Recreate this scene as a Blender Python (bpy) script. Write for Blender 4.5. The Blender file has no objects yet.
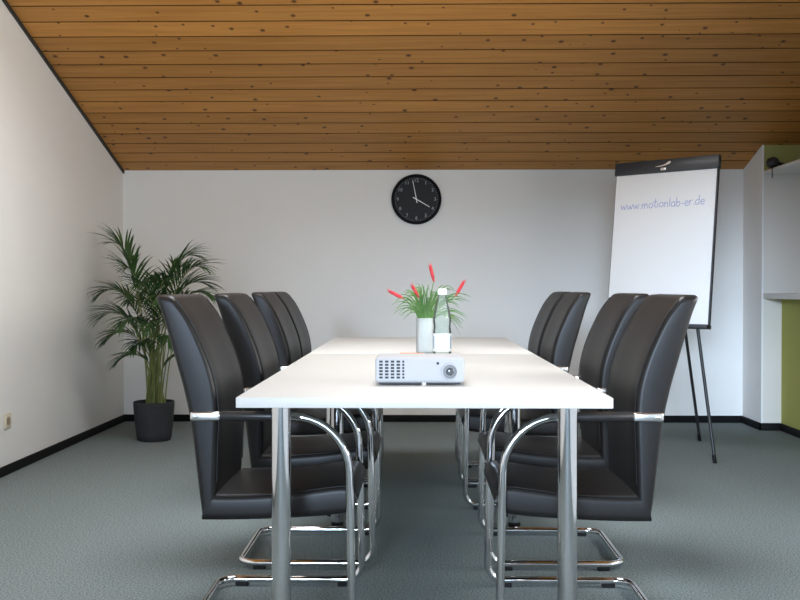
import bpy, bmesh, math, random
from mathutils import Vector, Matrix
R = math.radians
sc = bpy.context.scene
col = sc.collection

# ------------------------------------------------------------------ camera
CAM_Z = 1.031
cam = bpy.data.cameras.new('camera')
cam.sensor_width = 36.0
cam.lens = 36.0 * 988 / 800
cam.clip_start = 0.05
camo = bpy.data.objects.new('camera', cam)
col.objects.link(camo)
camo.location = (0, 0, CAM_Z)
camo.rotation_euler = (R(90 - 0.70), 0, R(0.986))
sc.camera = camo

# ------------------------------------------------------------------ world, light, exposure
wd = bpy.data.worlds.new('sky')
sc.world = wd
wd.use_nodes = True
bgn = wd.node_tree.nodes['Background']
bgn.inputs[0].default_value = (0.62, 0.80, 1.0, 1)
bgn.inputs[1].default_value = 1.8

def area(name, loc, rot, sx, sy, power, color):
    l = bpy.data.lights.new(name, 'AREA')
    l.shape = 'RECTANGLE'; l.size = sx; l.size_y = sy
    l.energy = power; l.color = color
    o = bpy.data.objects.new(name, l)
    col.objects.link(o)
    o.location = loc; o.rotation_euler = rot
    return o
# area lamp added as a stand-in strip of sky beyond the rear window
SKY_P, SIDE_P, REAR_P, ROOF_P = 15000, 140, 88, 80
area('sky_strip_lamp', (-8.0, -26.0, 4.7), (R(90), 0, 0), 12.0, 3.0, SKY_P, (0.62, 0.78, 1.0))
# blue sky light at the rear window itself
area('rear_window_daylight', (-.38, -3.16, 1.35), (R(90), 0, 0), 2.6, 1.8, REAR_P, (0.55, 0.74, 1.0))
# daylight outside the window in the right wall
area('side_window_daylight', (2.9, 2.2, 1.38), (0, R(91), 0), .95, 3.6, SIDE_P, (1.0, 0.96, 0.90))

# daylight above the roof window in the front slope, just out of frame
area('roof_window_daylight', (-.15, 4.15, 3.19), (R(-17.2), 0, 0), 1.3, 1.5, ROOF_P, (0.95, 0.97, 1.0))

vs = sc.view_settings
vs.view_transform = 'Standard'
vs.look = 'None'
vs.gamma = 1.0
vs.use_curve_mapping = False
vs.exposure = 0.31

# ------------------------------------------------------------------ helpers
def tag(o, label=None, cat=None, group=None, kind=None):
    if label: o['label'] = label
    if cat: o['category'] = cat
    if group: o['group'] = group
    if kind: o['kind'] = kind
    return o

def empty(name, loc, label=None, cat=None, group=None, rz=0.0):
    o = bpy.data.objects.new(name, None)
    o.empty_display_size = 0.1
    col.objects.link(o)
    o.location = loc
    o.rotation_euler = (0, 0, rz)
    return tag(o, label, cat, group)

def obj(name, bm, mats, parent=None, smooth=True, angle=None):
    me = bpy.data.meshes.new(name)
    bmesh.ops.recalc_face_normals(bm, faces=bm.faces[:])
    bm.to_mesh(me); bm.free()
    if not isinstance(mats, (list, tuple)): mats = [mats]
    for m in mats: me.materials.append(m)
    for p in me.polygons: p.use_smooth = smooth
    if smooth:
        me.set_sharp_from_angle(angle=R(angle or 40))
    o = bpy.data.objects.new(name, me)
    col.objects.link(o)
    if parent is not None: o.parent = parent
    return o

def copy_tree(o, parent=None):
    c = o.copy()
    col.objects.link(c)
    if parent is not None: c.parent = parent
    for ch in [x for x in bpy.data.objects if x.parent == o and x is not c]:
        copy_tree(ch, c)
    return c

def add_box(bm, x0, x1, y0, y1, z0, z1, bevel=0.0, seg=2, mi=0):
    t = bmesh.new()
    bmesh.ops.create_cube(t, size=1.0)
    for v in t.verts:
        v.co = Vector((x0 + (v.co.x + .5) * (x1 - x0), y0 + (v.co.y + .5) * (y1 - y0), z0 + (v.co.z + .5) * (z1 - z0)))
    if bevel > 0:
        bmesh.ops.bevel(t, geom=t.edges[:], offset=bevel, segments=seg, profile=0.5, affect='EDGES')
    merge(bm, t, mi)

def merge(bm, t, mi=0, mat=None):
    vm = {}
    for v in t.verts:
        vm[v] = bm.verts.new(mat @ v.co if mat is not None else v.co)
    for f in t.faces:
        try:
            nf = bm.faces.new([vm[v] for v in f.verts]); nf.material_index = mi if mi else f.material_index
        except ValueError:
            pass
    t.free()

def box(name, x0, x1, y0, y1, z0, z1, m, parent=None, bevel=0.0, seg=2):
    bm = bmesh.new(); add_box(bm, x0, x1, y0, y1, z0, z1, bevel, seg)
    return obj(name, bm, m, parent, angle=35)

def loft(bm, rings, closed=True, cap=True, mi=0):
    vr = [[bm.verts.new(p) for p in r] for r in rings]
    n = len(vr[0])
    for a, b in zip(vr, vr[1:]):
        for i in range(n if closed else n - 1):
            j = (i + 1) % n
            f = bm.faces.new((a[i], a[j], b[j], b[i])); f.material_index = mi
    if cap and closed:
        for r in (vr[0], vr[-1]):
            f = bm.faces.new(r); f.material_index = mi
    return vr

def fillet(pts, rad, seg=8):
    """polyline with rounded corners; rad is one number or one per point"""
    pts = [Vector(p) for p in pts]
    out = [pts[0]]
    for i in range(1, len(pts) - 1):
        r = rad[i] if isinstance(rad, (list, tuple)) else rad
        p, a, b = pts[i], pts[i - 1], pts[i + 1]
        u = (a - p).normalized(); v = (b - p).normalized()
        ang = u.angle(v)
        if r <= 0 or ang > math.pi - 0.02:
            out.append(p); continue
        d = r / math.tan(ang / 2)
        d = min(d, (a - p).length * .499 if i > 1 else (a - p).length * .98, (b - p).length * .499 if i < len(pts) - 2 else (b - p).length * .98)
        rr = d * math.tan(ang / 2)
        c = p + (u + v).normalized() * (rr / math.sin(ang / 2))
        s, e = p + u * d - c, p + v * d - c
        tot = s.angle(e); ax = s.cross(e).normalized()
        for k in range(seg + 1):
            out.append(c + Matrix.Rotation(tot * k / seg, 3, ax) @ s)
    out.append(pts[-1])
    return out

def add_tube(bm, pts, r, n=12, cap=True, mi=0):
    pts = [Vector(p) for p in pts]
    N = len(pts)
    tang = []
    for i in range(N):
        t = (pts[min(i + 1, N - 1)] - pts[max(i - 1, 0)]).normalized()
        tang.append(t)
    ref = Vector((0, 0, 1)) if abs(tang[0].z) < .9 else Vector((1, 0, 0))
    nrm = (ref - tang[0] * ref.dot(tang[0])).normalized()
    rings = []
    for i in range(N):
        nrm = (nrm - tang[i] * nrm.dot(tang[i])).normalized()
        b = tang[i].cross(nrm)
        rad = r[i] if isinstance(r, (list, tuple)) else r
        rings.append([pts[i] + (nrm * math.cos(2 * math.pi * k / n) + b * math.sin(2 * math.pi * k / n)) * rad for k in range(n)])
    loft(bm, rings, True, cap, mi)

def tube(name, pts, r, m, parent=None, n=12):
    bm = bmesh.new(); add_tube(bm, pts, r, n)
    return obj(name, bm, m, parent, angle=50)

def add_lathe(bm, prof, c=(0, 0, 0), n=32, axis='Z', cap=True, mi=0):
    rings = []
    for r, h in prof:
        ring = []
        for k in range(n):
            a = 2 * math.pi * k / n
            if axis == 'Z': p = (c[0] + r * math.cos(a), c[1] + r * math.sin(a), c[2] + h)
            elif axis == 'Y': p = (c[0] + r * math.cos(a), c[1] + h, c[2] + r * math.sin(a))
            else: p = (c[0] + h, c[1] + r * math.cos(a), c[2] + r * math.sin(a))
            ring.append(Vector(p))
        rings.append(ring)
    loft(bm, rings, True, cap, mi)

def lathe(name, prof, m, parent=None, c=(0, 0, 0), n=32, axis='Z', cap=True, angle=40):
    bm = bmesh.new(); add_lathe(bm, prof, c, n, axis, cap)
    return obj(name, bm, m, parent, angle=angle)

def add_prism(bm, poly, a0, a1, axis='X', mi=0):
    """poly: 2-D outline, extruded along an axis"""
    def P(p, a):
        if axis == 'X': return Vector((a, p[0], p[1]))
        if axis == 'Y': return Vector((p[0], a, p[1]))
        return Vector((p[0], p[1], a))
    loft(bm, [[P(p, a0) for p in poly], [P(p, a1) for p in poly]], True, True, mi)

# ------------------------------------------------------------------ materials
def mat(name, color, rough=0.5, metal=0.0, spec=None, trans=0.0, ior=None, coat=0.0):
    m = bpy.data.materials.new(name); m.use_nodes = True
    b = m.node_tree.nodes['Principled BSDF']
    b.inputs['Base Color'].default_value = (*color, 1)
    b.inputs['Roughness'].default_value = rough
    b.inputs['Metallic'].default_value = metal
    if spec is not None: b.inputs['Specular IOR Level'].default_value = spec
    if trans: b.inputs['Transmission Weight'].default_value = trans
    if ior: b.inputs['IOR'].default_value = ior
    if coat: b.inputs['Coat Weight'].default_value = coat
    return m

def nd(m, t, **kw):
    n = m.node_tree.nodes.new(t)
    for k, v in kw.items(): setattr(n, k, v)
    return n

def noise_mat(m, c1, c2, scale, detail=4, bump=0.0, bscale=None, stretch=(1, 1, 1), lo=.3, hi=.7, dist=0.002):
    L = m.node_tree.links
    b = m.node_tree.nodes['Principled BSDF']
    tc = nd(m, 'ShaderNodeTexCoord'); mp = nd(m, 'ShaderNodeMapping')
    mp.inputs['Scale'].default_value = stretch
    L.new(tc.outputs['Object'], mp.inputs[0])
    nz = nd(m, 'ShaderNodeTexNoise'); nz.inputs['Scale'].default_value = scale; nz.inputs['Detail'].default_value = detail
    L.new(mp.outputs[0], nz.inputs['Vector'])
    cr = nd(m, 'ShaderNodeValToRGB')
    cr.color_ramp.elements[0].position = lo; cr.color_ramp.elements[0].color = (*c1, 1)
    cr.color_ramp.elements[1].position = hi; cr.color_ramp.elements[1].color = (*c2, 1)
    L.new(nz.outputs[0], cr.inputs[0]); L.new(cr.outputs[0], b.inputs['Base Color'])
    if bump:
        n2 = nz
        if bscale:
            n2 = nd(m, 'ShaderNodeTexNoise'); n2.inputs['Scale'].default_value = bscale; n2.inputs['Detail'].default_value = 3
            L.new(mp.outputs[0], n2.inputs['Vector'])
        bp = nd(m, 'ShaderNodeBump'); bp.inputs['Strength'].default_value = bump; bp.inputs['Distance'].default_value = dist
        L.new(n2.outputs[0], bp.inputs['Height']); L.new(bp.outputs[0], b.inputs['Normal'])
    return m

M_wall = noise_mat(mat('white_plaster', (.82, .81, .785), .85), (.82, .805, .765), (.83, .815, .775), 6, bump=.25, bscale=120)
M_floor = noise_mat(mat('grey_carpet', (.1, .12, .12), .95, spec=.15), (.085, .110, .110), (.290, .335, .330), 150, detail=4, lo=.32, hi=.68)
M_base = mat('black_skirting', (.006, .006, .0065), .7, spec=.15)
M_green = noise_mat(mat('olive_green_paint', (.24, .27, .055), .8), (.38, .37, .085), (.40, .39, .09), 6)
M_white = mat('white_laminate', (.585, .575, .54), .40, spec=.35)
M_shelf = mat('white_board', (.80, .79, .77), .4)
M_chrome = mat('chrome', (.72, .72, .73), .10, 1.0)
M_chrome2 = mat('brushed_chrome', (.78, .77, .76), .25, 1.0)
M_leather = noise_mat(mat('black_leather', (.017, .015, .0145), .42, spec=.28), (.0095, .0085, .0080), (.012, .0105, .0095), 40, bump=.18, bscale=350, dist=.001)
M_rubber = mat('black_rubber', (.008, .008, .008), .7, spec=.2)
M_padblack = mat('black_arm_sleeve', (.016, .015, .015), .38)
M_plasticw = mat('white_plastic', (.43, .435, .445), .65, spec=.15)
M_dark = mat('dark_slot', (.02, .02, .024), .6)
M_lensring = mat('grey_lens_ring', (.20, .21, .22), .6, spec=.2)
M_lens = mat('lens_glass', (.07, .075, .08), .12)
M_silver = mat('silver', (.7, .7, .7), .3, .8)
M_blackpaint = mat('black_powder_coat', (.018, .018, .02), .45)
M_header = mat('anthracite_plastic', (.022, .026, .032), .38)
M_paper = mat('white_paper', (.74, .74, .725), .45)
M_ink = mat('blue_marker_ink', (.26, .28, .55), .6)
M_clockface = mat('charcoal_clock_face', (.016, .016, .016), .5, spec=.2)
M_clockrim = mat('black_clock_rim', (.005, .005, .005), .6, spec=.12)
M_clockwhite = mat('pale_clock_print', (.36, .37, .38), .5)
M_clockhand = mat('white_clock_hand', (.85, .85, .85), .4)
M_pot = noise_mat(mat('anthracite_pot', (.035, .035, .037), .7, spec=.2), (.036, .036, .039), (.043, .043, .046), 20)
M_soil = noise_mat(mat('soil', (.03, .02, .012), .95), (.02, .014, .008), (.05, .035, .02), 60, bump=.8)
M_frond = noise_mat(mat('palm_leaf', (.04, .10, .03), .5), (.020, .060, .016), (.055, .125, .030), 9)
M_cane = noise_mat(mat('palm_cane', (.24, .27, .07), .5), (.16, .20, .05), (.30, .30, .09), 14, stretch=(1, 1, .3))
M_leaf2 = noise_mat(mat('grassy_leaf', (.09, .22, .05), .45), (.045, .13, .03), (.17, .32, .07), 14)
M_red = noise_mat(mat('red_flower', (.60, .03, .045), .5), (.44, .012, .02), (.58, .03, .04), 60)
M_ivory = mat('cream_socket_plastic', (.70, .62, .47), .4)
M_capwhite = mat('white_cap', (.85, .85, .86), .4)
M_label = mat('pale_bottle_label', (.72, .76, .72), .55)
M_labelblue = mat('blue_bottle_label_print', (.20, .28, .45), .55)
M_orange = mat('orange_lacquer', (.62, .22, .06), .4)
M_frame = mat('white_window_frame', (.8, .8, .8), .4)

def glass_mat(name, tint, mixf, diff):
    m = bpy.data.materials.new(name); m.use_nodes = True
    t = m.node_tree; t.nodes.clear()
    out = t.nodes.new('ShaderNodeOutputMaterial')
    tr = t.nodes.new('ShaderNodeBsdfTransparent'); tr.inputs[0].default_value = (*tint, 1)
    gl = t.nodes.new('ShaderNodeBsdfGlossy'); gl.inputs['Roughness'].default_value = .05
    df = t.nodes.new('ShaderNodeBsdfTranslucent'); df.inputs[0].default_value = (*diff, 1)
    d2 = t.nodes.new('ShaderNodeBsdfDiffuse'); d2.inputs[0].default_value = (*diff, 1)
    ad = t.nodes.new('ShaderNodeMixShader'); ad.inputs[0].default_value = .72
    m1 = t.nodes.new('ShaderNodeMixShader'); m1.inputs[0].default_value = mixf
    m2 = t.nodes.new('ShaderNodeMixShader')
    fr = t.nodes.new('ShaderNodeFresnel'); fr.inputs[0].default_value = 1.3
    t.links.new(df.outputs[0], ad.inputs[1]); t.links.new(d2.outputs[0], ad.inputs[2])
    t.links.new(tr.outputs[0], m1.inputs[1]); t.links.new(ad.outputs[0], m1.inputs[2])
    t.links.new(fr.outputs[0], m2.inputs[0]); t.links.new(m1.outputs[0], m2.inputs[1]); t.links.new(gl.outputs[0], m2.inputs[2])
    t.links.new(m2.outputs[0], out.inputs[0])
    return m
M_vase = glass_mat('milky_ribbed_glass', (.98, .99, .985), .52, (.90, .92, .90))
M_bottle = glass_mat('clear_bottle_glass', (.90, .96, .92), .14, (.80, .86, .82))

def wood_ceiling():
    m = bpy.data.materials.new('knotty_pine_boards'); m.use_nodes = True
    T = m.node_tree; L = T.links
    b = T.nodes['Principled BSDF']; b.inputs['Roughness'].default_value = .55; b.inputs['Specular IOR Level'].default_value = .3
    tc = nd(m, 'ShaderNodeTexCoord'); sx = nd(m, 'ShaderNodeSeparateXYZ')
    L.new(tc.outputs['Object'], sx.inputs[0])
    def mth(op, a, bb=None):
        n = nd(m, 'ShaderNodeMath', operation=op)
        for i, v in enumerate((a, bb)):
            if v is None: continue
            if isinstance(v, (int, float)): n.inputs[i].default_value = v
            else: L.new(v, n.inputs[i])
        return n.outputs[0]
    idx = mth('FLOOR', mth('DIVIDE', sx.outputs['Y'], PITCH))
    wn = nd(m, 'ShaderNodeTexWhiteNoise', noise_dimensions='1D'); L.new(idx, wn.inputs['W'])
    # each board shifts its own grain along the board
    xo = mth('ADD', sx.outputs['X'], mth('MULTIPLY', wn.outputs['Value'], 37.0))
    cb = nd(m, 'ShaderNodeCombineXYZ'); L.new(xo, cb.inputs[0]); L.new(sx.outputs['Y'], cb.inputs[1]); L.new(idx, cb.inputs[2])
    mp = nd(m, 'ShaderNodeMapping'); mp.inputs['Scale'].default_value = (1.2, 26, 3.1); L.new(cb.outputs[0], mp.inputs[0])
    nz = nd(m, 'ShaderNodeTexNoise'); nz.inputs['Scale'].default_value = 1.6; nz.inputs['Detail'].default_value = 5; nz.inputs['Distortion'].default_value = .6
    L.new(mp.outputs[0], nz.inputs['Vector'])
    cr = nd(m, 'ShaderNodeValToRGB'); e = cr.color_ramp.elements
    e[0].position = .25; e[0].color = (.40, .165, .032, 1)
    e[1].position = .75; e[1].color = (.58, .265, .060, 1)
    L.new(nz.outputs[0], cr.inputs[0])
    hv = nd(m, 'ShaderNodeHueSaturation'); L.new(cr.outputs[0], hv.inputs['Color'])
    L.new(mth('ADD', mth('MULTIPLY', wn.outputs['Value'], .32), .84), hv.inputs['Value'])
    # knots
    mk = nd(m, 'ShaderNodeMapping'); mk.inputs['Scale'].default_value = (7.0, 7.5, 1); L.new(cb.outputs[0], mk.inputs[0])
    vo = nd(m, 'ShaderNodeTexVoronoi', voronoi_dimensions='2D'); vo.inputs['Scale'].default_value = 1.0; vo.inputs['Randomness'].default_value = 1.0
    L.new(mk.outputs[0], vo.inputs['Vector'])
    sc_ = nd(m, 'ShaderNodeSeparateColor'); L.new(vo.outputs['Color'], sc_.inputs[0])
    size = mth('ADD', mth('MULTIPLY', sc_.outputs[1], .09), .035)
    k = mth('DIVIDE', vo.outputs['Distance'], size)
    kr = nd(m, 'ShaderNodeMapRange'); kr.inputs[1].default_value = .55; kr.inputs[2].default_value = 1.25; kr.inputs[3].default_value = 1; kr.inputs[4].default_value = 0
    L.new(k, kr.inputs[0])
    on = mth('GREATER_THAN', sc_.outputs[0], .50)
    fac = mth('MULTIPLY', mth('MULTIPLY', kr.outputs[0], on), .88)
    mx = nd(m, 'ShaderNodeMix', data_type='RGBA')
    L.new(fac, mx.inputs[0]); L.new(hv.outputs[0], mx.inputs[6]); mx.inputs[7].default_value = (.045, .012, .006, 1)
    L.new(mx.outputs[2], b.inputs['Base Color'])
    return m
PITCH = 0.152
M_wood = wood_ceiling()
M_groove_shade = mat('board_groove_painted_shade', (.060, .022, .008), .8, spec=.1)  # dark colour painted into the board grooves in place of their shade

def alcove_paint():
    m = mat('plaster_with_green_band', (.82, .81, .785), .85)
    L = m.node_tree.links; b = m.node_tree.nodes['Principled BSDF']
    tc = nd(m, 'ShaderNodeTexCoord'); sx = nd(m, 'ShaderNodeSeparateXYZ'); L.new(tc.outputs['Object'], sx.inputs[0])
    g = nd(m, 'ShaderNodeMath', operation='GREATER_THAN'); L.new(sx.outputs['Z'], g.inputs[0]); g.inputs[1].default_value = 1.868
    g2 = nd(m, 'ShaderNodeMath', operation='GREATER_THAN'); L.new(sx.outputs['X'], g2.inputs[0]); g2.inputs[1].default_value = 2.505
    gm = nd(m, 'ShaderNodeMath', operation='MULTIPLY'); L.new(g.outputs[0], gm.inputs[0]); L.new(g2.outputs[0], gm.inputs[1])
    mx = nd(m, 'ShaderNodeMix', data_type='RGBA'); L.new(gm.outputs[0], mx.inputs[0])
    mx.inputs[7].default_value = (.34, .33, .10, 1)
    cm = nd(m, 'ShaderNodeMix', data_type='RGBA'); L.new(g2.outputs[0], cm.inputs[0])
    cm.inputs[6].default_value = (.82, .81, .785, 1); cm.inputs[7].default_value = (.72, .68, .61, 1)
    L.new(cm.outputs[2], mx.inputs[6])
    L.new(mx.outputs[2], b.inputs['Base Color'])
    return m
M_alcove = alcove_paint()

# ------------------------------------------------------------------ the room
XL, XR, YB, YR = -2.27, 3.85, 7.60, -3.0
XS, YS = 2.492, 7.19                 # the wall steps forward to the right of XS
SL = 0.31                           # ceiling slope
Z0 = CAM_Z + 0.905                  # ceiling height at the back wall
RIDGE_Y = 0.6
def zc(y): return Z0 + SL * (YB - y)
RZ = zc(RIDGE_Y)
SLR = 0.32
def zr(y): return RZ - SLR * (RIDGE_Y - y)
def S(o): o['kind'] = 'structure'; return o

S(box('floor', XL - .15, XR + .15, YR - .15, YB + .15, -.12, 0, M_floor))

def slope_part(bm, y0, y1, zf, xa, xb):
    lo, hi = min(y0, y1), max(y0, y1)
    g = 0.0045
    k = math.floor(lo / PITCH)
    prof = [(lo, zf(lo))]; grooves = []
    while True:
        k += 1
        yk = k * PITCH
        if yk >= hi: break
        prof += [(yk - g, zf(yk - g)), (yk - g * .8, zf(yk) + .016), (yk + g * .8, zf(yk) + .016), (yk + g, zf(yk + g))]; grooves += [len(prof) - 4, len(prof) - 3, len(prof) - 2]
    prof.append((hi, zf(hi)))
    poly = prof + [(hi, zf(hi) + .14), (lo, zf(lo) + .14)]
    nf = len(bm.faces); add_prism(bm, poly, xa, xb)
    bm.faces.ensure_lookup_table()
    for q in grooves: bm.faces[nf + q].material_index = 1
# front slope with a roof window over the table
SX0, SX1, SY0, SY1 = -.85, .55, 3.4, 5.0
bm = bmesh.new()
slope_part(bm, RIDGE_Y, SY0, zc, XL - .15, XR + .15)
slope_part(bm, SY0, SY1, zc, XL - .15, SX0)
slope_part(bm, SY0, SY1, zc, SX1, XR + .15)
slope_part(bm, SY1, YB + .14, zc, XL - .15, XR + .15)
S(obj('ceiling', bm, [M_wood, M_groove_shade], smooth=False))
bm = bmesh.new()
for xa, xb in ((SX0, SX0 + .05), (SX1 - .05, SX1)):
    add_prism(bm, [(SY0, zc(SY0) - .01), (SY1, zc(SY1) - .01), (SY1, zc(SY1) + .15), (SY0, zc(SY0) + .15)], xa, xb)
for ya, yb in ((SY0, SY0 + .05), (SY1 - .05, SY1)):
    add_prism(bm, [(ya, zc(ya) - .01), (yb, zc(yb) - .01), (yb, zc(yb) + .15), (ya, zc(ya) + .15)], SX0, SX1)
S(obj('window_3', bm, mat('pine_window_frame', (.45, .24, .09), .5), smooth=False))
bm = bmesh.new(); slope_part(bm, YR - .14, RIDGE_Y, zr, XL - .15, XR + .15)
S(obj('ceiling_rear', bm, [M_wood, M_groove_shade], smooth=False))

# back wall, left of the step
S(box('wall_back', XL - .15, XS + .05, YB, YB + .14, 0, Z0 + .03, M_wall))
# the wall that steps forward at the right
bm = bmesh.new(); add_prism(bm, [(YS, 0), (YB - .001, 0), (YB - .001, Z0 + .02), (YS, zc(YS) + .02)], XS, XR)
S(obj('wall_alcove', bm, M_alcove, smooth=False))
# gable walls
g = [(YR - .14, 0), (YB + .14, 0), (YB + .14, zc(YB + .14) + .02), (RIDGE_Y, RZ + .02), (YR - .14, zr(YR - .14) + .02)]
bm = bmesh.new(); add_prism(bm, g, XL - .15, XL)
S(obj('wall_left', bm, M_wall, smooth=False))
# right wall beside the camera, with a window; it ends before the counter niche
XW, YW = 2.05, 4.6
wy0, wy1, wz0, wz1 = .7, 3.9, .95, 1.95
bm = bmesh.new()
add_box(bm, XW, XW + .15, YR, YW, 0, wz0)
add_box(bm, XW, XW + .15, YR, wy0, wz0, wz1)
add_box(bm, XW, XW + .15, wy1, YW, wz0, wz1)
add_prism(bm, [(YR, wz1), (YW, wz1), (YW, zc(YW) + .02), (RIDGE_Y, RZ + .02), (YR, zr(YR) + .02)], XW, XW + .15)
S(obj('wall_right', bm, M_wall, smooth=False))
bm = bmesh.new(); add_prism(bm, [(YW - .15, 0), (YW, 0), (YW, zc(YW) + .02), (YW - .15, zc(YW - .15) + .02)], XW + .15, XR + .15)
S(obj('wall_niche', bm, M_wall, smooth=False))
bm = bmesh.new(); add_prism(bm, [(YW, 0), (YS, 0), (YS, zc(YS) + .02), (YW, zc(YW) + .02)], XR, XR + .15)
S(obj('wall_niche_side', bm, M_wall, smooth=False))
# rear wall with a big window
rx0, rx1, rz0, rz1 = -1.75, 1.0, .30, 2.3
bm = bmesh.new()
add_box(bm, XL, XR, YR - .14, YR, 0, rz0)
add_box(bm, XL, rx0, YR - .14, YR, rz0, rz1)
add_box(bm, rx1, XR, YR - .14, YR, rz0, rz1)
add_box(bm, XL, XR, YR - .14, YR, rz1, zr(YR) + .03)
S(obj('wall_rear', bm, M_wall, smooth=False))
bm = bmesh.new()
for a, b, c, d in ((rx0, rx1, rz0, rz0 + .05), (rx0, rx1, rz1 - .05, rz1), (rx0, rx0 + .05, rz0, rz1), (rx1 - .05, rx1, rz0, rz1), (-.49, -.41, rz0, rz1)):
    add_box(bm, a, b, YR - .1, YR - .05, c, d)
S(obj('window_1', bm, M_frame, smooth=False))
bm = bmesh.new()
for a, b, c, d in ((wy0, wy1, wz0, wz0 + .06), (wy0, wy1, wz1 - .06, wz1), (wy0, wy0 + .06, wz0, wz1), (wy1 - .06, wy1, wz0, wz1), ((wy0 + wy1) / 2 - .05, (wy0 + wy1) / 2 + .05, wz0, wz1)):
    add_box(bm, XW + .04, XW + .09, a, b, c, d)
S(obj('window_2', bm, M_frame, smooth=False))
# half-height green wall under the counter
GX = 2.637
S(box('wall_counter', GX, GX + .12, 4.9, YS, 0, .955, M_green))
# skirting boards
BH, BT = .053, .014
S(box('baseboard_back', XL, XS, YB - BT, YB, 0, BH, M_base, bevel=.003))
S(box('baseboard_left', XL, XL + BT, YR, YB, 0, BH, M_base, bevel=.003))
S(box('baseboard_step', XS - BT, XS, YS - BT, YB, 0, BH, M_base, bevel=.003))
S(box('baseboard_alcove', XS - BT, GX, YS - BT, YS, 0, BH, M_base, bevel=.003))
S(box('baseboard_right', GX - BT, GX, 4.9, YS, 0, BH, M_base, bevel=.003))
# dark strip standing in for the gap shadow along the left wall
bm = bmesh.new()
add_prism(bm, [(RIDGE_Y, zc(RIDGE_Y) - .022), (YB, zc(YB) - .022), (YB, zc(YB) + .005), (RIDGE_Y, zc(RIDGE_Y) + .005)], XL, XL + .012)
S(obj('gap_shadow_strip_1', bm, mat('gap_shadow_dark', (.03, .027, .022), .7), smooth=False))

# ------------------------------------------------------------------ counter and shelf at the right
tag(box('counter_top', XS + .01, 3.15, 4.85, YS, .955, .992, M_shelf, bevel=.003),
    'white counter top lying on the olive green half wall at right', 'counter')
tag(box('wall_shelf', XS + .01, 3.05, 5.0, YS, 1.853, 1.876, M_shelf, bevel=.003),
    'white shelf high on the right below the green wall band', 'shelf')
# black spotlight on the shelf corner
sp = empty('spotlight', (2.528, 7.09, 1.876), 'small black spotlight on the end of the high white shelf with dangling cord', 'lamp')
box('clamp_base', -.02, .03, -.03, .03, 0, .012, M_blackpaint, sp, bevel=.003)
lathe('lamp_head', [(.012, -.045), (.028, -.04), (.036, -.02), (.038, .03), (.032, .034), (.030, .02)], M_blackpaint, sp, c=(.005, 0, .05), n=24, axis='Y')
tube('arm', fillet([(.01, .02, .05), (.05, .04, .05), (.13, .05, .03), (.16, .05, .008)], .02), .011, M_blackpaint, sp)
tube('cord', fillet([(.004, -.04, .03), (-.010, -.06, .012), (-.034, -.095, .004), (-.034, -.098, -.075)], .008), .0035, M_blackpaint, sp, n=8)

# ------------------------------------------------------------------ tables
TW0, TW1 = 0.0185 - .5, 0.0185 + .5
TH = .74
def table(name, label, y0, y1, legs):
    t = empty(name, (0.0185, (y0 + y1) / 2, 0), label, 'table', 'white meeting tables pushed end to end')
    cy = (y0 + y1) / 2
    box('tabletop', -.5, .5, y0 - cy, y1 - cy, TH - .028, TH, M_white, t, bevel=.0018)
    bm = bmesh.new()
    a, b = y0 - cy + .32, y1 - cy - .32
    for s in (-.33, .33): add_box(bm, s - .018, s + .018, a, b, TH - .055, TH - .0285)
    for yy in (a, b): add_box(bm, -.33, .33, yy - .018, yy + .018, TH - .055, TH - .0285)
    obj('under_frame', bm, M_blackpaint, t, smooth=False)
    for x, y in legs:
        lx, ly = x - .0185, y - cy
        lg = lathe('leg', [(.027, .022), (.0272, .03), (.0272, TH - .036)], M_chrome, t, c=(lx, ly, 0), n=40)
        lathe('foot', [(.024, 0), (.026, .004), (.026, .0215)], M_rubber, lg, c=(lx, ly, 0), n=28)
        lathe('mounting_plate', [(.045, TH - .036), (.045, TH - .0285)], M_chrome2, lg, c=(lx, ly, 0), n=28)
    return t
table('meeting_table', 'white meeting table nearest the camera, carrying the projector, on chrome tube legs', 2.614, 4.36,
      [(-.378, 2.74), (.417, 2.74), (-.345, 4.262), (.420, 4.262)])
table('meeting_table', 'farther white meeting table, carrying the flower vase, its end towards the clock wall', 4.362, 5.814,
      [(-.385, 4.462), (.420, 4.462), (-.378, 5.70), (.385, 5.70)])

# ------------------------------------------------------------------ chairs
def interp(tab, t):
    for (a, va), (b, vb) in zip(tab, tab[1:]):
        if a <= t <= b:
            u = (t - a) / (b - a); return va + (vb - va) * u
    return tab[0][1] if t < tab[0][0] else tab[-1][1]

def catmull(tab, n):
    """smooth samples through (x, z) points"""
    P = [Vector((p[0], p[1])) for p in tab]
    P = [P[0] * 2 - P[1]] + P + [P[-1] * 2 - P[-2]]
    out = []
    for i in range(1, len(P) - 2):
        for k in range(n):
            t = k / n
            a, b, c, d = P[i - 1], P[i], P[i + 1], P[i + 2]
            out.append(.5 * ((2 * b) + (c - a) * t + (2 * a - 5 * b + 4 * c - d) * t * t + (3 * b - a - 3 * c + d) * t ** 3))
    out.append(P[-2])
    return out

def rounded_section(F, B, hw, r, crown=0.0, n=5):
    """ring between front point F and back point B (x,z), half width hw in y, corner radius r"""
    d = B - F; T = d.length
    u = d / T
    r = min(r, T * .49)
    ring = []
    def corner(cy, ct, a0):
        for k in range(n + 1):
            a = a0 + (math.pi / 2) * k / n
            y = cy + r * math.cos(a); t = ct + r * math.sin(a)
            ring.append((y, t))
    corner(hw - r, T - r, 0)
    for k in range(1, 4): ring.append(((hw - r) * (1 - k / 2), T + 0))
    corner(-hw + r, T - r, math.pi / 2)
    corner(-hw + r, r, math.pi)
    for k in range(1, 4): ring.append(((hw - r) * (-1 + k / 2), -crown * (1 if k == 2 else .7)))
    corner(hw - r, r, 1.5 * math.pi)
    return [Vector((F.x + u.x * t, y, F.y + u.y * t)) for y, t in ring]

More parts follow.
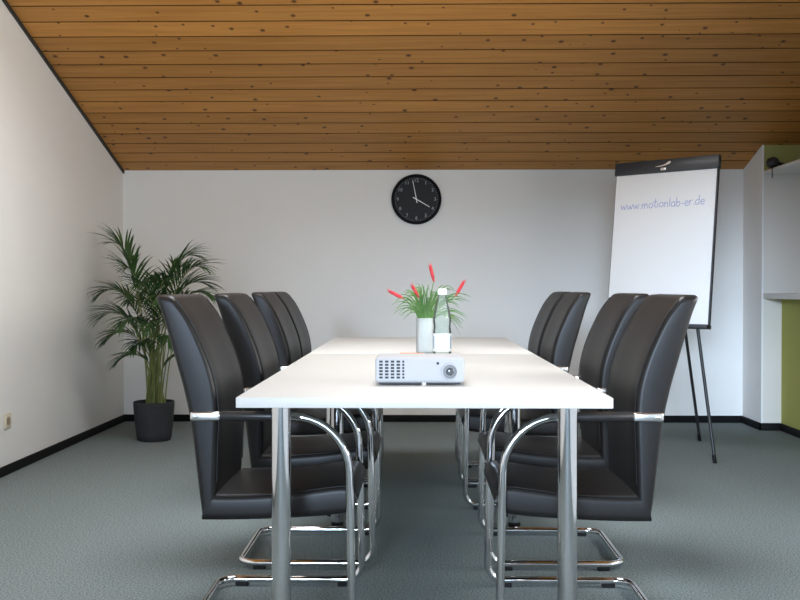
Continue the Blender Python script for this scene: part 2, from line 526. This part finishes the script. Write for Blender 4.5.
HW = .226
def chair_backrest(parent):
    front = [(-.166, .395), (-.163, .45), (-.160, .55), (-.156, .65), (-.162, .725), (-.181, .80), (-.211, .875), (-.245, .942), (-.284, .994)]
    back = [(-.206, .350), (-.216, .43), (-.226, .52), (-.241, .636), (-.262, .735), (-.283, .81), (-.306, .89), (-.326, .955), (-.343, .998)]
    f = catmull(front, 4); b = catmull(back, 4)
    rings = []
    N = len(f)
    for i in range(N):
        taper = 0.0
        hw = HW + .004 * math.sin(math.pi * i / N)
        rings.append(rounded_section(f[i], b[i], hw, .018, crown=-.008 * math.sin(math.pi * i / N)))
    # rounded top
    def shrink(F, B, up, s, hw):
        m = (F + B) / 2
        return rounded_section(m + (F - m) * s + up, m + (B - m) * s + up, hw, .018 * s)
    up = Vector((-.30, .95)).normalized()
    rings.append(shrink(f[-1], b[-1], up * .007, .93, HW - .004))
    rings.append(shrink(f[-1], b[-1], up * .012, .75, HW - .012))
    rings.append(shrink(f[-1], b[-1], up * .0145, .45, HW - .026))
    bm = bmesh.new(); loft(bm, rings)
    o = obj('backrest', bm, M_leather, parent, angle=60)
    # stitched seams along the front edges
    for s in (-1, 1):
        pts = [Vector((f[i].x + .0008, s * (HW - .010 + .004 * math.sin(math.pi * i / N)), f[i].y)) for i in range(4, N)]
        tube('piping', pts, .0016, M_leather, o, n=6)
    return o

def chair_seat(parent):
    top = [(-.19, .418), (-.15, .414), (-.05, .416), (.06, .424), (.15, .436), (.205, .443), (.236, .440), (.255, .425), (.262, .405)]
    bot = [(-.208, .336), (-.15, .336), (-.05, .338), (.06, .343), (.15, .349), (.195, .354), (.222, .358), (.240, .367), (.252, .385)]
    f = catmull(top, 4); b = catmull(bot, 4)
    rings = []
    N = len(f)
    for i in range(N):
        rings.append(rounded_section(f[i], b[i], HW, .022, crown=.006 * math.sin(math.pi * min(1, i / N * 1.1))))
    # closing of the nose
    bm = bmesh.new(); loft(bm, rings)
    o = obj('seat', bm, M_leather, parent, angle=60)
    for s in (-1, 1):
        pts = [Vector((f[i].x, s * (HW - .005), f[i].y - .0025)) for i in range(3, N - 4)]
        tube('piping', pts, .002, M_leather, o, n=6)
    return o

AW = .2525       # half width of the tube frame
def make_chair():
    root = empty('cantilever_chair', (0, 0, 0))
    chair_backrest(root); chair_seat(root)
    za, zr_, rt = .654, .0225, .0125
    P = []
    side = lambda s: [(-.165, s * AW, za), (.233, s * AW, za - .003), (.241, s * AW, .30), (.246, s * AW, zr_), (-.245, s * AW, zr_)]
    a, b = side(-1), side(1)
    path = a + b[::-1]
    rad = [0, .165, 0, .055, .06, .06, .055, 0, .165, 0]
    bm = bmesh.new(); add_tube(bm, fillet(path, rad, 10), rt, 14)
    fr = obj('frame', bm, M_chrome, root, angle=60)
    for s in (-1, 1):
        # chrome sleeve that bolts the arm to the back
        bm = bmesh.new(); add_box(bm, -.231, -.143, s * AW - .0135, s * AW + .0135, za - .0135, za + .0125, .006, 3)
        cp = obj('arm_bracket', bm, M_chrome2, root)
        lathe('bolt', [(.006, 0), (.006, .003), (.004, .0045)] if s > 0 else [(.006, 0), (.006, -.003), (.004, -.0045)], M_chrome2, cp, c=(-.214, s * (AW + .0135), za), n=12, axis='Y')
        tube('arm_pad', [(-.143, s * AW, za), (-.139, s * AW, za), (.03, s * AW, za - .0015), (.062, s * AW, za - .002), (.066, s * AW, za - .002)], [.0125, .0148, .0148, .0145, .0128], M_padblack, root, n=14)
        for x in (.185, -.17):
            bm = bmesh.new(); add_box(bm, x - .022, x + .022, s * AW - .011, s * AW + .011, 0, .014, .002, 1)
            obj('glide', bm, M_rubber, root)
    return root

spots = [
    # x, y, facing, label
    (-.436, 3.152, 0, 'black leather cantilever armchair on the left of the table, nearest the camera'),
    (-.408, 3.858, 0, 'black leather cantilever armchair on the left of the table, second from the camera'),
    (-.436, 4.845, 0, 'black leather cantilever armchair on the left of the table, third from the camera'),
    (-.447, 5.400, 0, 'black leather cantilever armchair on the left of the table, farthest from the camera'),
    (.489, 3.152, math.pi, 'black leather cantilever armchair on the right of the table, nearest the camera'),
    (.511, 3.858, math.pi, 'black leather cantilever armchair on the right of the table, second from the camera'),
    (.470, 4.848, math.pi, 'black leather cantilever armchair on the right of the table, third from the camera'),
    (.475, 5.402, math.pi, 'black leather cantilever armchair on the right of the table, farthest from the camera'),
]
proto = make_chair()
for i, (x, y, a, lab) in enumerate(spots):
    c = proto if i == 0 else copy_tree(proto)
    c.location = (x, y, 0); c.rotation_euler = (0, 0, a)
    tag(c, lab, 'chair', 'black leather chairs around the meeting tables')

# ------------------------------------------------------------------ clock
ck = empty('wall_clock', (-.005, YB, 1.710), 'round black wall clock with pale numerals and white hands on the back wall', 'clock')
CR = .192
lathe('rim', [(CR - .006, 0), (CR, -.006), (CR, -.03), (CR - .006, -.038), (CR - .016, -.038), (CR - .021, -.030), (CR - .021, -.012)], M_clockrim, ck, n=72, axis='Y', cap=True)
lathe('dial', [(CR - .019, -.012), (CR - .019, -.022), (.001, -.022)], M_clockface, ck, n=72, axis='Y')
def text_mesh(bm, s, size, place):
    cu = bpy.data.curves.new('t', 'FONT'); cu.body = s; cu.size = size; cu.align_x = 'CENTER'; cu.align_y = 'CENTER'; cu.extrude = .0006
    to = bpy.data.objects.new('t', cu); col.objects.link(to)
    dg = bpy.context.evaluated_depsgraph_get(); dg.update()
    me = to.evaluated_get(dg).to_mesh()
    vs = [bm.verts.new(place(v.co)) for v in me.vertices]
    for p in me.polygons:
        try: bm.faces.new([vs[i] for i in p.vertices])
        except ValueError: pass
    to.evaluated_get(dg).to_mesh_clear()
    bpy.data.objects.remove(to); bpy.data.curves.remove(cu)
bm = bmesh.new()
for h in range(1, 13):
    a = R(30 * h); cx, cz = .143 * math.sin(a), .143 * math.cos(a)
    text_mesh(bm, str(h), .036, lambda c, cx=cx, cz=cz: Vector((cx + c.x, -.0226 - c.z, cz + c.y)))
for k in range(60):
    a = R(6 * k); L_ = .008 if k % 5 else .010
    t = bmesh.new(); add_box(t, -.0008, .0008, -.0232, -.0222, .166 - L_, .166)
    merge(bm, t, mat=Matrix.Rotation(a, 4, 'Y'))
obj('numerals', bm, M_clockwhite, ck, smooth=False)
def hand(name, ang, length, tail, w0, w1, y):
    bm = bmesh.new()
    add_prism(bm, [(-w0, -tail), (w0, -tail), (w0, 0), (w1, length), (-w1, length), (-w0, 0)], y - .0012, y, 'Y')
    bmesh.ops.transform(bm, matrix=Matrix.Rotation(R(ang), 4, 'Y'), verts=bm.verts)
    return obj(name, bm, M_clockhand, ck, smooth=False)
hand('hour_hand', 120, .118, .030, .0035, .0024, -.0255)
hand('minute_hand', 349, .148, .028, .0030, .0020, -.028)
lathe('hub', [(.006, -.022), (.006, -.031), (.003, -.0325)], M_clockhand, ck, n=20, axis='Y')

# ------------------------------------------------------------------ flip chart
BA = math.atan2(-.43, .52)                       # direction of the board's width in plan
tl = Vector((1.283, 6.375, 0)); tr = Vector((1.807, 5.945, 0))
mid_top = (tl + tr) / 2
fc = empty('flip_chart', (mid_top.x, mid_top.y, 0), 'flip chart on a black tripod with handwritten web address on white paper', 'flip chart')
fc.rotation_euler = (0, 0, BA)
# local frame: +x along the board, -y towards the viewer, z up; board leans back by TILT
TILT = R(7.8)
ZT = 1.826
def B(u, v, w=0.0):
    """u along width, v down from the top edge, w out of the board towards the viewer"""
    return Vector((u, -v * math.sin(TILT) - w * math.cos(TILT), ZT - v * math.cos(TILT) + w * math.sin(TILT)))
BM = Matrix(((1, 0, 0, 0), (0, -math.sin(TILT), -math.cos(TILT), 0), (0, -math.cos(TILT), math.sin(TILT), ZT), (0, 0, 0, 1)))
def bbox(name, u0, u1, v0, v1, w0, w1, m, parent=fc, bevel=.002):
    bm = bmesh.new(); t = bmesh.new(); add_box(t, u0, u1, v0, v1, w0, w1, bevel, 2); merge(bm, t, mat=BM)
    return obj(name, bm, m, parent)
W2 = .339
BHT = 1.035
bbox('board', -W2, W2, .02, BHT, -.022, -.002, M_blackpaint)
bbox('paper_pad', -W2 + .008, W2 - .008, .03, BHT - .012, -.0015, .006, M_paper, bevel=.001)
hd = bbox('clamp_bar', -W2 - .004, W2 + .006, 0, .083, -.024, .016, M_header, bevel=.004)
def bribbon(bm, pts, wdt, w):
    P = [Vector(p) for p in pts]
    rings = []
    for i, p in enumerate(P):
        t = (P[min(i + 1, len(P) - 1)] - P[max(i - 1, 0)])
        if t.length < 1e-9: t = Vector((1, 0))
        t.normalize(); n = Vector((-t.y, t.x)) * (wdt[i] if isinstance(wdt, list) else wdt) / 2
        a, b = p + n, p - n
        rings.append([B(a.x, a.y, w), B(b.x, b.y, w), B(b.x, b.y, w + .0006), B(a.x, a.y, w + .0006)])
    loft(bm, rings)
bm = bmesh.new()
bribbon(bm, [(-.062, .044), (-.04, .043), (-.015, .040), (.008, .034), (.028, .024), (.036, .018)], [.002, .005, .007, .009, .016, .007], .0162)
obj('emblem', bm, M_silver, hd, smooth=False)
bbox('silver_plate', -.026, .008, .054, .070, .0155, .0185, M_silver, hd, bevel=.001)
bbox('pen_tray', -W2 - .002, W2 + .004, BHT - .012, BHT + .012, -.022, .045, M_blackpaint)
# handwriting: strokes in letter boxes, x-height 1
G = {
 'w': (1.15, [[(0, 1), (.22, .02), (.5, .75), (.72, .02), (1.0, 1.05)]]),
 '.': (.40, [[(.10, .05), (.16, .0), (.20, .08)]]),
 'm': (1.25, [[(0, .95), (.05, 0)], [(.05, .6), (.25, .98), (.45, .85), (.48, 0)], [(.48, .6), (.72, 1), (.92, .8), (1.0, 0)]]),
 'o': (.85, [[(.45, 1), (.1, .8), (.02, .4), (.2, .02), (.5, .05), (.68, .4), (.6, .85), (.4, 1)]]),
 't': (.62, [[(.32, 1.8), (.22, .8), (.25, .15), (.45, 0), (.55, .12)], [(-.05, 1.05), (.6, 1.18)]]),
 'i': (.40, [[(.12, .95), (.12, 0)], [(.15, 1.4), (.19, 1.5)]]),
 'n': (.85, [[(.02, .95), (.05, 0)], [(.05, .6), (.3, 1), (.55, .85), (.62, 0)]]),
 'l': (.38, [[(.16, 1.9), (.10, .9), (.14, 0)]]),
 'a': (.88, [[(.62, .9), (.35, 1), (.05, .7), (.05, .2), (.3, 0), (.6, .35), (.63, .9)], [(.63, .9), (.64, .2), (.78, 0)]]),
 'b': (.85, [[(.06, 1.9), (.05, 0)], [(.05, .6), (.3, .98), (.6, .8), (.62, .3), (.35, 0), (.05, .12)]]),
 '-': (.62, [[(.06, .5), (.46, .55)]]),
 'e': (.80, [[(.05, .5), (.6, .6), (.5, .95), (.2, .95), (.04, .5), (.15, .1), (.45, 0), (.66, .2)]]),
 'r': (.62, [[(.05, .95), (.06, 0)], [(.06, .55), (.22, .9), (.5, .98)]]),
 'd': (.88, [[(.6, .9), (.35, 1), (.06, .7), (.05, .2), (.3, 0), (.58, .3)], [(.66, 1.95), (.62, .9), (.64, 0)]]),
}
def letters(s, x0, x1, v0, v1, xh):
    total = sum(G[c][0] for c in s)
    k = (x1 - x0) / total
    x = 0.0
    bm = bmesh.new()
    rnd = random.Random(4)
    for c in s:
        w, strokes = G[c]
        dz = rnd.uniform(-.08, .08)
        for st in strokes:
            pts = []
            sm = catmull(st, 4) if len(st) > 2 else [Vector(st[0]), Vector(st[1])]
            for p in sm:
                u = x0 + (x + p.x) * k
                f = (u - x0) / (x1 - x0)
                pts.append((u, v0 + (v1 - v0) * f - (p.y + dz) * xh))
            bribbon(bm, pts, .0036, .0062)
        x += w
    return obj('handwriting', bm, M_ink, fc, smooth=False)
letters('www.motionlab-er.de', -.285, .272, .303, .297, .030)
# legs
def leg(x0, v0, w0, foot, name='leg'):
    top = B(x0, v0, w0)
    f = Vector(foot)
    d = (f - top).normalized()
    lg = tube(name, [top, f + Vector((0, 0, .012))], .0098, M_blackpaint, fc, n=12)
    tube('foot_cap', [f + Vector((0, 0, .0)), f + Vector((0, 0, .004)), f - d * .05], [.0105, .0118, .0118], M_rubber, lg, n=12)
    return lg
def loc(p):
    q = Matrix.Rotation(-BA, 3, 'Z') @ (Vector(p) - Vector((mid_top.x, mid_top.y, 0)))
    return q
fr_foot = loc((1.752, 5.83, 0.0))
leg(.235, .95, -.036, (fr_foot.x, fr_foot.y, 0))
leg(-.235, .95, -.036, (-fr_foot.x - .0, fr_foot.y, 0))
rear = loc((1.905, 6.68, 0.0))
leg(.02, .30, -.036, (rear.x, rear.y, 0))
bbox('hinge_block', -.06, .10, .27, .36, -.05, -.022, M_blackpaint)
for s in (-1, 1):
    tube('side_tube', [B(s * .235, .05, -.034), B(s * .235, .96, -.034)], .0115, M_blackpaint, fc)

# ------------------------------------------------------------------ potted palm
px, py = -1.783, 6.66
pp = empty('potted_palm', (px, py, 0), 'tall green palm in a round anthracite pot in the left back corner', 'plant')
lathe('pot', [(.105, 0), (.112, .006), (.118, .04), (.128, .13), (.136, .235), (.137, .258), (.133, .264), (.127, .262), (.124, .235)], M_pot, pp, n=48)
lathe('soil', [(.001, .228), (.08, .232), (.1245, .226), (.1245, .20)], M_soil, pp, n=32)
rnd = random.Random(11)
def pz(px_, py_, y):      # image position and distance -> local point
    return Vector(((px_ - 417) * y / 988 - px, y - py, CAM_Z - (py_ - 288) * y / 988))
def bez(p0, p1, p2, p3, n):
    out = []
    for i in range(n + 1):
        t = i / n; s = 1 - t
        out.append(p0 * s ** 3 + p1 * 3 * s * s * t + p2 * 3 * s * t * t + p3 * t ** 3)
    return out
def leaflet(bm, base, d, side, length, width, droop):
    """a narrow folded blade"""
    n = 4
    pts = []
    p = base.copy(); dd = d.copy()
    for i in range(n + 1):
        pts.append(p.copy())
        dd = (dd + Vector((0, 0, -droop / n))).normalized()
        p = p + dd * (length / n)
    ws = [.35, 1.0, .9, .6, .05]
    prev = None
    for i, q in enumerate(pts):
        w = width * ws[i] * .5
        ax = (d.cross(side)).normalized()
        sd = ax.cross(d).normalized()
        across = d.cross(Vector((0, 0, 1)))
        if across.length < 1e-3: across = Vector((1, 0, 0))
        across = (across.normalized() + side * .3).normalized()
        l_ = bm.verts.new(q + across * w + Vector((0, 0, w * .45)))
        c_ = bm.verts.new(q)
        r_ = bm.verts.new(q - across * w + Vector((0, 0, w * .45)))
        if prev:
            bm.faces.new((prev[0], prev[1], c_, l_)); bm.faces.new((prev[1], prev[2], r_, c_))
        prev = (l_, c_, r_)
def frond(base, tip, lift, start=.42, ll=.20, np_=20, seed=0, lean=None):
    rr = random.Random(seed)
    h = tip - base
    p1 = base + Vector((h.x * .12, h.y * .12, max(h.z, .3) * .55 + lift * .5))
    p2 = base + Vector((h.x * .52, h.y * .52, h.z * .92 + lift))
    path = bez(base, p1, p2, tip, 24)
    bm = bmesh.new()
    N = len(path)
    add_tube(bm, path, [.0046 * (1 - .8 * i / (N - 1)) + .0007 for i in range(N)], 6, mi=1)
    for k in range(np_):
        t = start + (1 - start) * (k + .5) / np_
        fi = t * (N - 1); i = min(int(fi), N - 2); u = fi - i
        p = path[i].lerp(path[i + 1], u)
        tg = (path[i + 1] - path[i]).normalized()
        sd = tg.cross(Vector((0, 0, 1)))
        if sd.length < .05: sd = Vector((1, 0, 0))
        sd.normalize()
        up = sd.cross(tg).normalized()
        s01 = (t - start) / (1 - start)
        L_ = ll * (.55 + .9 * math.sin(math.pi * min(1, .15 + .75 * s01))) * (.75 if s01 > .85 else 1) * rr.uniform(.85, 1.1)
        for s in (-1, 1):
            d = (sd * s * (.66 - .34 * s01) + tg * (.85 + .3 * s01) + up * .22 + Vector((rr.uniform(-.1, .1), rr.uniform(-.1, .1), rr.uniform(-.1, .1)))).normalized()
            leaflet(bm, p, d, sd, L_, .0145 * rr.uniform(.85, 1.15), .75)
    leaflet(bm, path[-1], (path[-1] - path[-2]).normalized(), Vector((1, 0, 0)), ll * .6, .012, .3)
    for v in bm.verts:
        v.co.x = max(v.co.x, XL + .03 - px); v.co.y = min(v.co.y, YB - .03 - py)
    return obj('frond', bm, [M_frond, M_cane], pp, angle=80)
tips = [   # image position of the tip, distance, lift, leaflet length
    (114, 243, 6.70, .08, .19), (126, 268, 6.45, .10, .18), (98, 295, 6.72, .22, .16), (100, 318, 6.50, .20, .17), (104, 340, 6.85, .22, .16),
    (116, 362, 6.50, .16, .12), (194, 256, 6.72, .14, .17), (182, 266, 6.95, .10, .17), (202, 268, 6.50, .16, .18), (206, 285, 6.72, .18, .18),
    (200, 305, 6.95, .20, .17), (212, 298, 6.40, .22, .16), (194, 330, 6.55, .22, .16), (190, 362, 6.70, .16, .12), (152, 276, 7.05, .06, .16),
    (168, 278, 6.40, .10, .16), (138, 285, 6.30, .14, .18), (128, 300, 7.00, .16, .17), (158, 300, 6.22, .18, .17), (178, 310, 6.28, .18, .16),
    (120, 325, 6.25, .2, .16), (146, 330, 6.18, .2, .15), (172, 345, 6.25, .2, .14), (132, 350, 6.30, .18, .13),
]
for i, (a, b_, y, lift, ll) in enumerate(tips):
    an = rnd.uniform(0, 6.28); rr_ = rnd.uniform(.01, .075)
    base = Vector((rr_ * math.cos(an), rr_ * math.sin(an), .225))
    frond(base, pz(a, b_, y), lift, start=rnd.uniform(.42, .5), ll=ll, np_=19, seed=i)
for i in range(10):       # bare canes rising from the soil
    an = rnd.uniform(0, 6.28); rr_ = rnd.uniform(.01, .08)
    p0 = Vector((rr_ * math.cos(an), rr_ * math.sin(an), .225))
    p3 = Vector((p0.x * 2.2, p0.y * 2.2, rnd.uniform(.62, .80)))
    tube('cane', bez(p0, p0 + Vector((0, 0, .15)), p3 - Vector((p0.x * .4, p0.y * .4, .15)), p3, 8), [.0062 - .0004 * k for k in range(9)], M_cane, pp, n=7)

# ------------------------------------------------------------------ on the table: vase with plant, bottle, projector
vx, vy = .038, 4.42
va = empty('glass_vase', (vx, vy, TH), 'milky ribbed glass vase holding the red flowers, behind the bottle', 'vase')
prof = [(.036, 0), (.040, .003)]
for k in range(15):
    z = .006 + k * .0098
    prof += [(.0418, z), (.0428, z + .0049)]
prof += [(.0430, .154), (.0418, .157), (.0400, .154), (.0392, .02), (.036, .008), (.001, .007)]
lathe('glass_body', prof, M_vase, va, n=48, angle=60)

fp = empty('flowering_plant', (vx, vy, TH + .142), 'grassy plant with four slim red flower spikes standing in the glass vase', 'plant')
lathe('root_ball', [(.001, .012), (.030, .012), (.0375, .03), (.0375, .12), (.030, .138), (.001, .140)], noise_mat(mat('pale_roots', (.6, .62, .5), .8), (.70, .74, .64), (.90, .90, .86), 90, bump=.5), fp, c=(0, 0, -.142), n=28)
def vpt(a, b_, y=None):
    y = y or vy
    return Vector(((a - 417) * y / 988 - vx, y - vy, CAM_Z - (b_ - 288) * y / 988 - TH - .142))
rnd = random.Random(5)
def blade(bm, p0, p1, p2, p3, w):
    path = bez(p0, p1, p2, p3, 9)
    prev = None
    for i, q in enumerate(path):
        t = i / 9
        tg = (path[min(i + 1, 9)] - path[max(i - 1, 0)]).normalized()
        ac = tg.cross(Vector((.25, 1, .2))).normalized()
        ww = w * (1 - t) ** .6 * .5 + .0003
        n = ac.cross(tg)
        v = (bm.verts.new(q + ac * ww + n * ww * .4), bm.verts.new(q), bm.verts.new(q - ac * ww + n * ww * .4))
        if prev:
            bm.faces.new((prev[0], prev[1], v[1], v[0])); bm.faces.new((prev[1], prev[2], v[2], v[1]))
        prev = v
bm = bmesh.new()
leaf_tips = [(396, 311), (400, 317), (394, 305), (402, 296), (407, 290), (399, 303), (409, 300), (466, 322), (464, 330), (465, 300), (468, 297), (466, 312), (461, 306), (455, 290), (447, 288), (424, 291), (419, 286), (430, 289), (412, 287), (436, 292), (443, 296), (458, 318), (405, 312), (452, 299), (415, 303), (428, 298), (448, 308), (421, 297)]
for i, (a, b_) in enumerate(leaf_tips * 3):
    y = vy + rnd.uniform(-.13, .13)
    tip = vpt(a + rnd.uniform(-4, 4), b_ + rnd.uniform(-3, 6), y)
    an = math.atan2(tip.y, tip.x) + rnd.uniform(-.5, .5); r0 = rnd.uniform(.005, .028)
    p0 = Vector((r0 * math.cos(an), r0 * math.sin(an), -.01))
    p1 = p0 + Vector((tip.x * .12, tip.y * .12, .05 + .3 * max(0, tip.z)))
    p2 = Vector((tip.x * .62, tip.y * .62, max(tip.z, .0) * .9 + rnd.uniform(.045, .075)))
    blade(bm, p0, p1, p2, tip, rnd.uniform(.0055, .0085))
obj('leaves', bm, M_leaf2, fp, angle=80)
for (a, b_), (c_, d_), y in (((387, 290), (404, 299), 4.36), ((411, 284), (419, 298), 4.40), ((429.5, 263.5), (434, 282), 4.42), ((465, 279.5), (455, 297), 4.40)):
    tip, base = vpt(a, b_, y), vpt(c_, d_, y)
    bm = bmesh.new()
    n = 10
    pts = [base.lerp(tip, k / n) for k in range(n + 1)]
    pr = [.35, .62, .85, 1, 1.05, 1.0, .88, .72, .55, .34, .05]
    add_tube(bm, pts, [.0072 * p for p in pr], 10)
    # overlapping bracts
    ax = (tip - base).normalized(); s1 = ax.cross(Vector((0, 1, 0))).normalized(); s2 = ax.cross(s1)
    for k in range(9):
        side = s1 * (1 if k % 2 else -1) + s2 * .2
        p = base.lerp(tip, .12 + .08 * k)
        q = p + ax * .026 + side * .0068 * (1.15 - .06 * k)
        v0 = bm.verts.new(p + side * .004 + s2 * .006); v1 = bm.verts.new(p + side * .004 - s2 * .006); v2 = bm.verts.new(q); v3 = bm.verts.new(p + side * .0078 + ax * .012)
        bm.faces.new((v0, v3, v2)); bm.faces.new((v1, v2, v3))
    fl = obj('flower', bm, M_red, fp, angle=60)
    st = bez(Vector((base.x * .15, base.y * .15, -.01)), Vector((base.x * .25, base.y * .25, .04)), base.lerp(Vector((0, 0, 0)), .3) + Vector((0, 0, .012)), base + ax * .004, 10)
    tube('flower_stem', st, .0022, M_leaf2, fl, n=7)

bo = empty('glass_bottle', (.1085, 4.265, TH), 'clear glass water bottle with white cap in front of the vase', 'bottle')
bp_ = [(.001, .004), (.030, 0), (.0365, .003), (.0395, .010), (.0395, .104), (.0375, .114), (.0365, .124), (.0368, .132), (.0395, .146), (.0398, .154), (.0388, .166), (.0350, .184), (.0280, .212), (.0215, .238), (.0178, .256), (.0165, .262), (.0165, .274)]
lathe('glass_body', bp_, M_bottle, bo, n=40, angle=60)
lathe('cap', [(.0150, .263), (.0190, .262), (.0195, .266), (.0195, .284), (.0180, .2875), (.001, .2878)], M_capwhite, bo, n=36)
lathe('paper_label', [(.0399, .018), (.0399, .096)], M_label, bo, n=40, cap=False)
def label_patch(name, a0, a1, z0, z1):
    bm = bmesh.new(); r = .0402
    rings = [[Vector((r * math.cos(R(a)), r * math.sin(R(a)), z)) for z in (z0, z1)] for a in [a0 + (a1 - a0) * k / 6 for k in range(7)]]
    loft(bm, rings, closed=False, cap=False)
    return obj(name, bm, M_labelblue, bo)
label_patch('label_print', -165, -150, .03, .085)
label_patch('label_print', -32, -18, .03, .085)

# projector
pj = empty('projector', (.0085, 2.94, TH), 'white projector with lens and vent grille on the near end of the table', 'projector')
pw, pd = .1335, .20
bm = bmesh.new(); add_box(bm, -pw, pw, 0, pd, .008, .083, .009, 4)
body = obj('housing', bm, M_plasticw, pj)
bm = bmesh.new(); add_box(bm, -pw + .004, pw - .004, -.0012, .004, .014, .077, .0012, 1)
obj('front_panel', bm, M_plasticw, pj)
bm = bmesh.new()
for r_ in range(6):
    for c_ in range(5):
        x = -.121 + c_ * .0172; z = .021 + r_ * .0095
        add_box(bm, x, x + (.0105 if c_ < 4 else .006), -.0018, -.0008, z, z + .0062)
obj('vent_slots', bm, M_dark, pj, smooth=False)
lathe('lens_ring', [(.0255, -.001), (.0255, -.004), (.0235, -.006), (.021, -.0065), (.0205, -.003), (.001, -.003)], M_plasticw, pj, c=(.0895, 0, .042), n=40, axis='Y')
lr = lathe('lens_barrel', [(.0205, -.003), (.0205, -.0055), (.0165, -.0055), (.0155, -.0035), (.012, -.0035)], M_lensring, pj, c=(.0895, 0, .042), n=40, axis='Y')
lathe('lens', [(.0118, -.0035), (.009, -.0052), (.005, -.0062), (.0008, -.0066)], M_lens, lr, c=(.0895, 0, .042), n=32, axis='Y')
lathe('sensor', [(.0042, -.001), (.0042, -.0022), (.0005, -.0026)], M_dark, pj, c=(.0535, 0, .0665), n=20, axis='Y')
for x, y in ((.012, .012), (-.10, .18), (.10, .18)):
    lathe('foot', [(.008, 0), (.0085, .002), (.0085, .0085)], M_silver if x == .012 else M_rubber, pj, c=(x, y, 0), n=18)
box('bottom_shadow_gap_plate', -pw + .012, pw - .012, .006, pd - .01, .0045, .0085, M_dark, pj).name = 'shadow_gap_plate'  # dark sheet standing in for the shade under the housing

# thin orange pencil lying behind the projector
pn = empty('pencil', (-.02, 4.30, TH + .0042), 'thin orange pencil lying on the table beyond the projector', 'pencil')
tube('shaft', [(-.055, 0, 0), (.045, 0, 0)], .004, M_orange, pn, n=6)
tube('tip', [(.045, 0, 0), (.058, 0, 0)], [.004, .0006], mat('pale_wood_tip', (.6, .45, .28), .6), pn, n=6)

# ------------------------------------------------------------------ wall socket
so = empty('wall_socket', (XL, 5.42, .295), 'cream power socket low on the left wall', 'socket')
box('cover_plate', 0, .010, -.041, .041, -.041, .041, M_ivory, so, bevel=.003)
lathe('socket_well', [(.024, .0102), (.022, .0106), (.020, .0095), (.001, .0095)], mat('brown_socket_well', (.33, .26, .17), .5), so, n=28, axis='X')
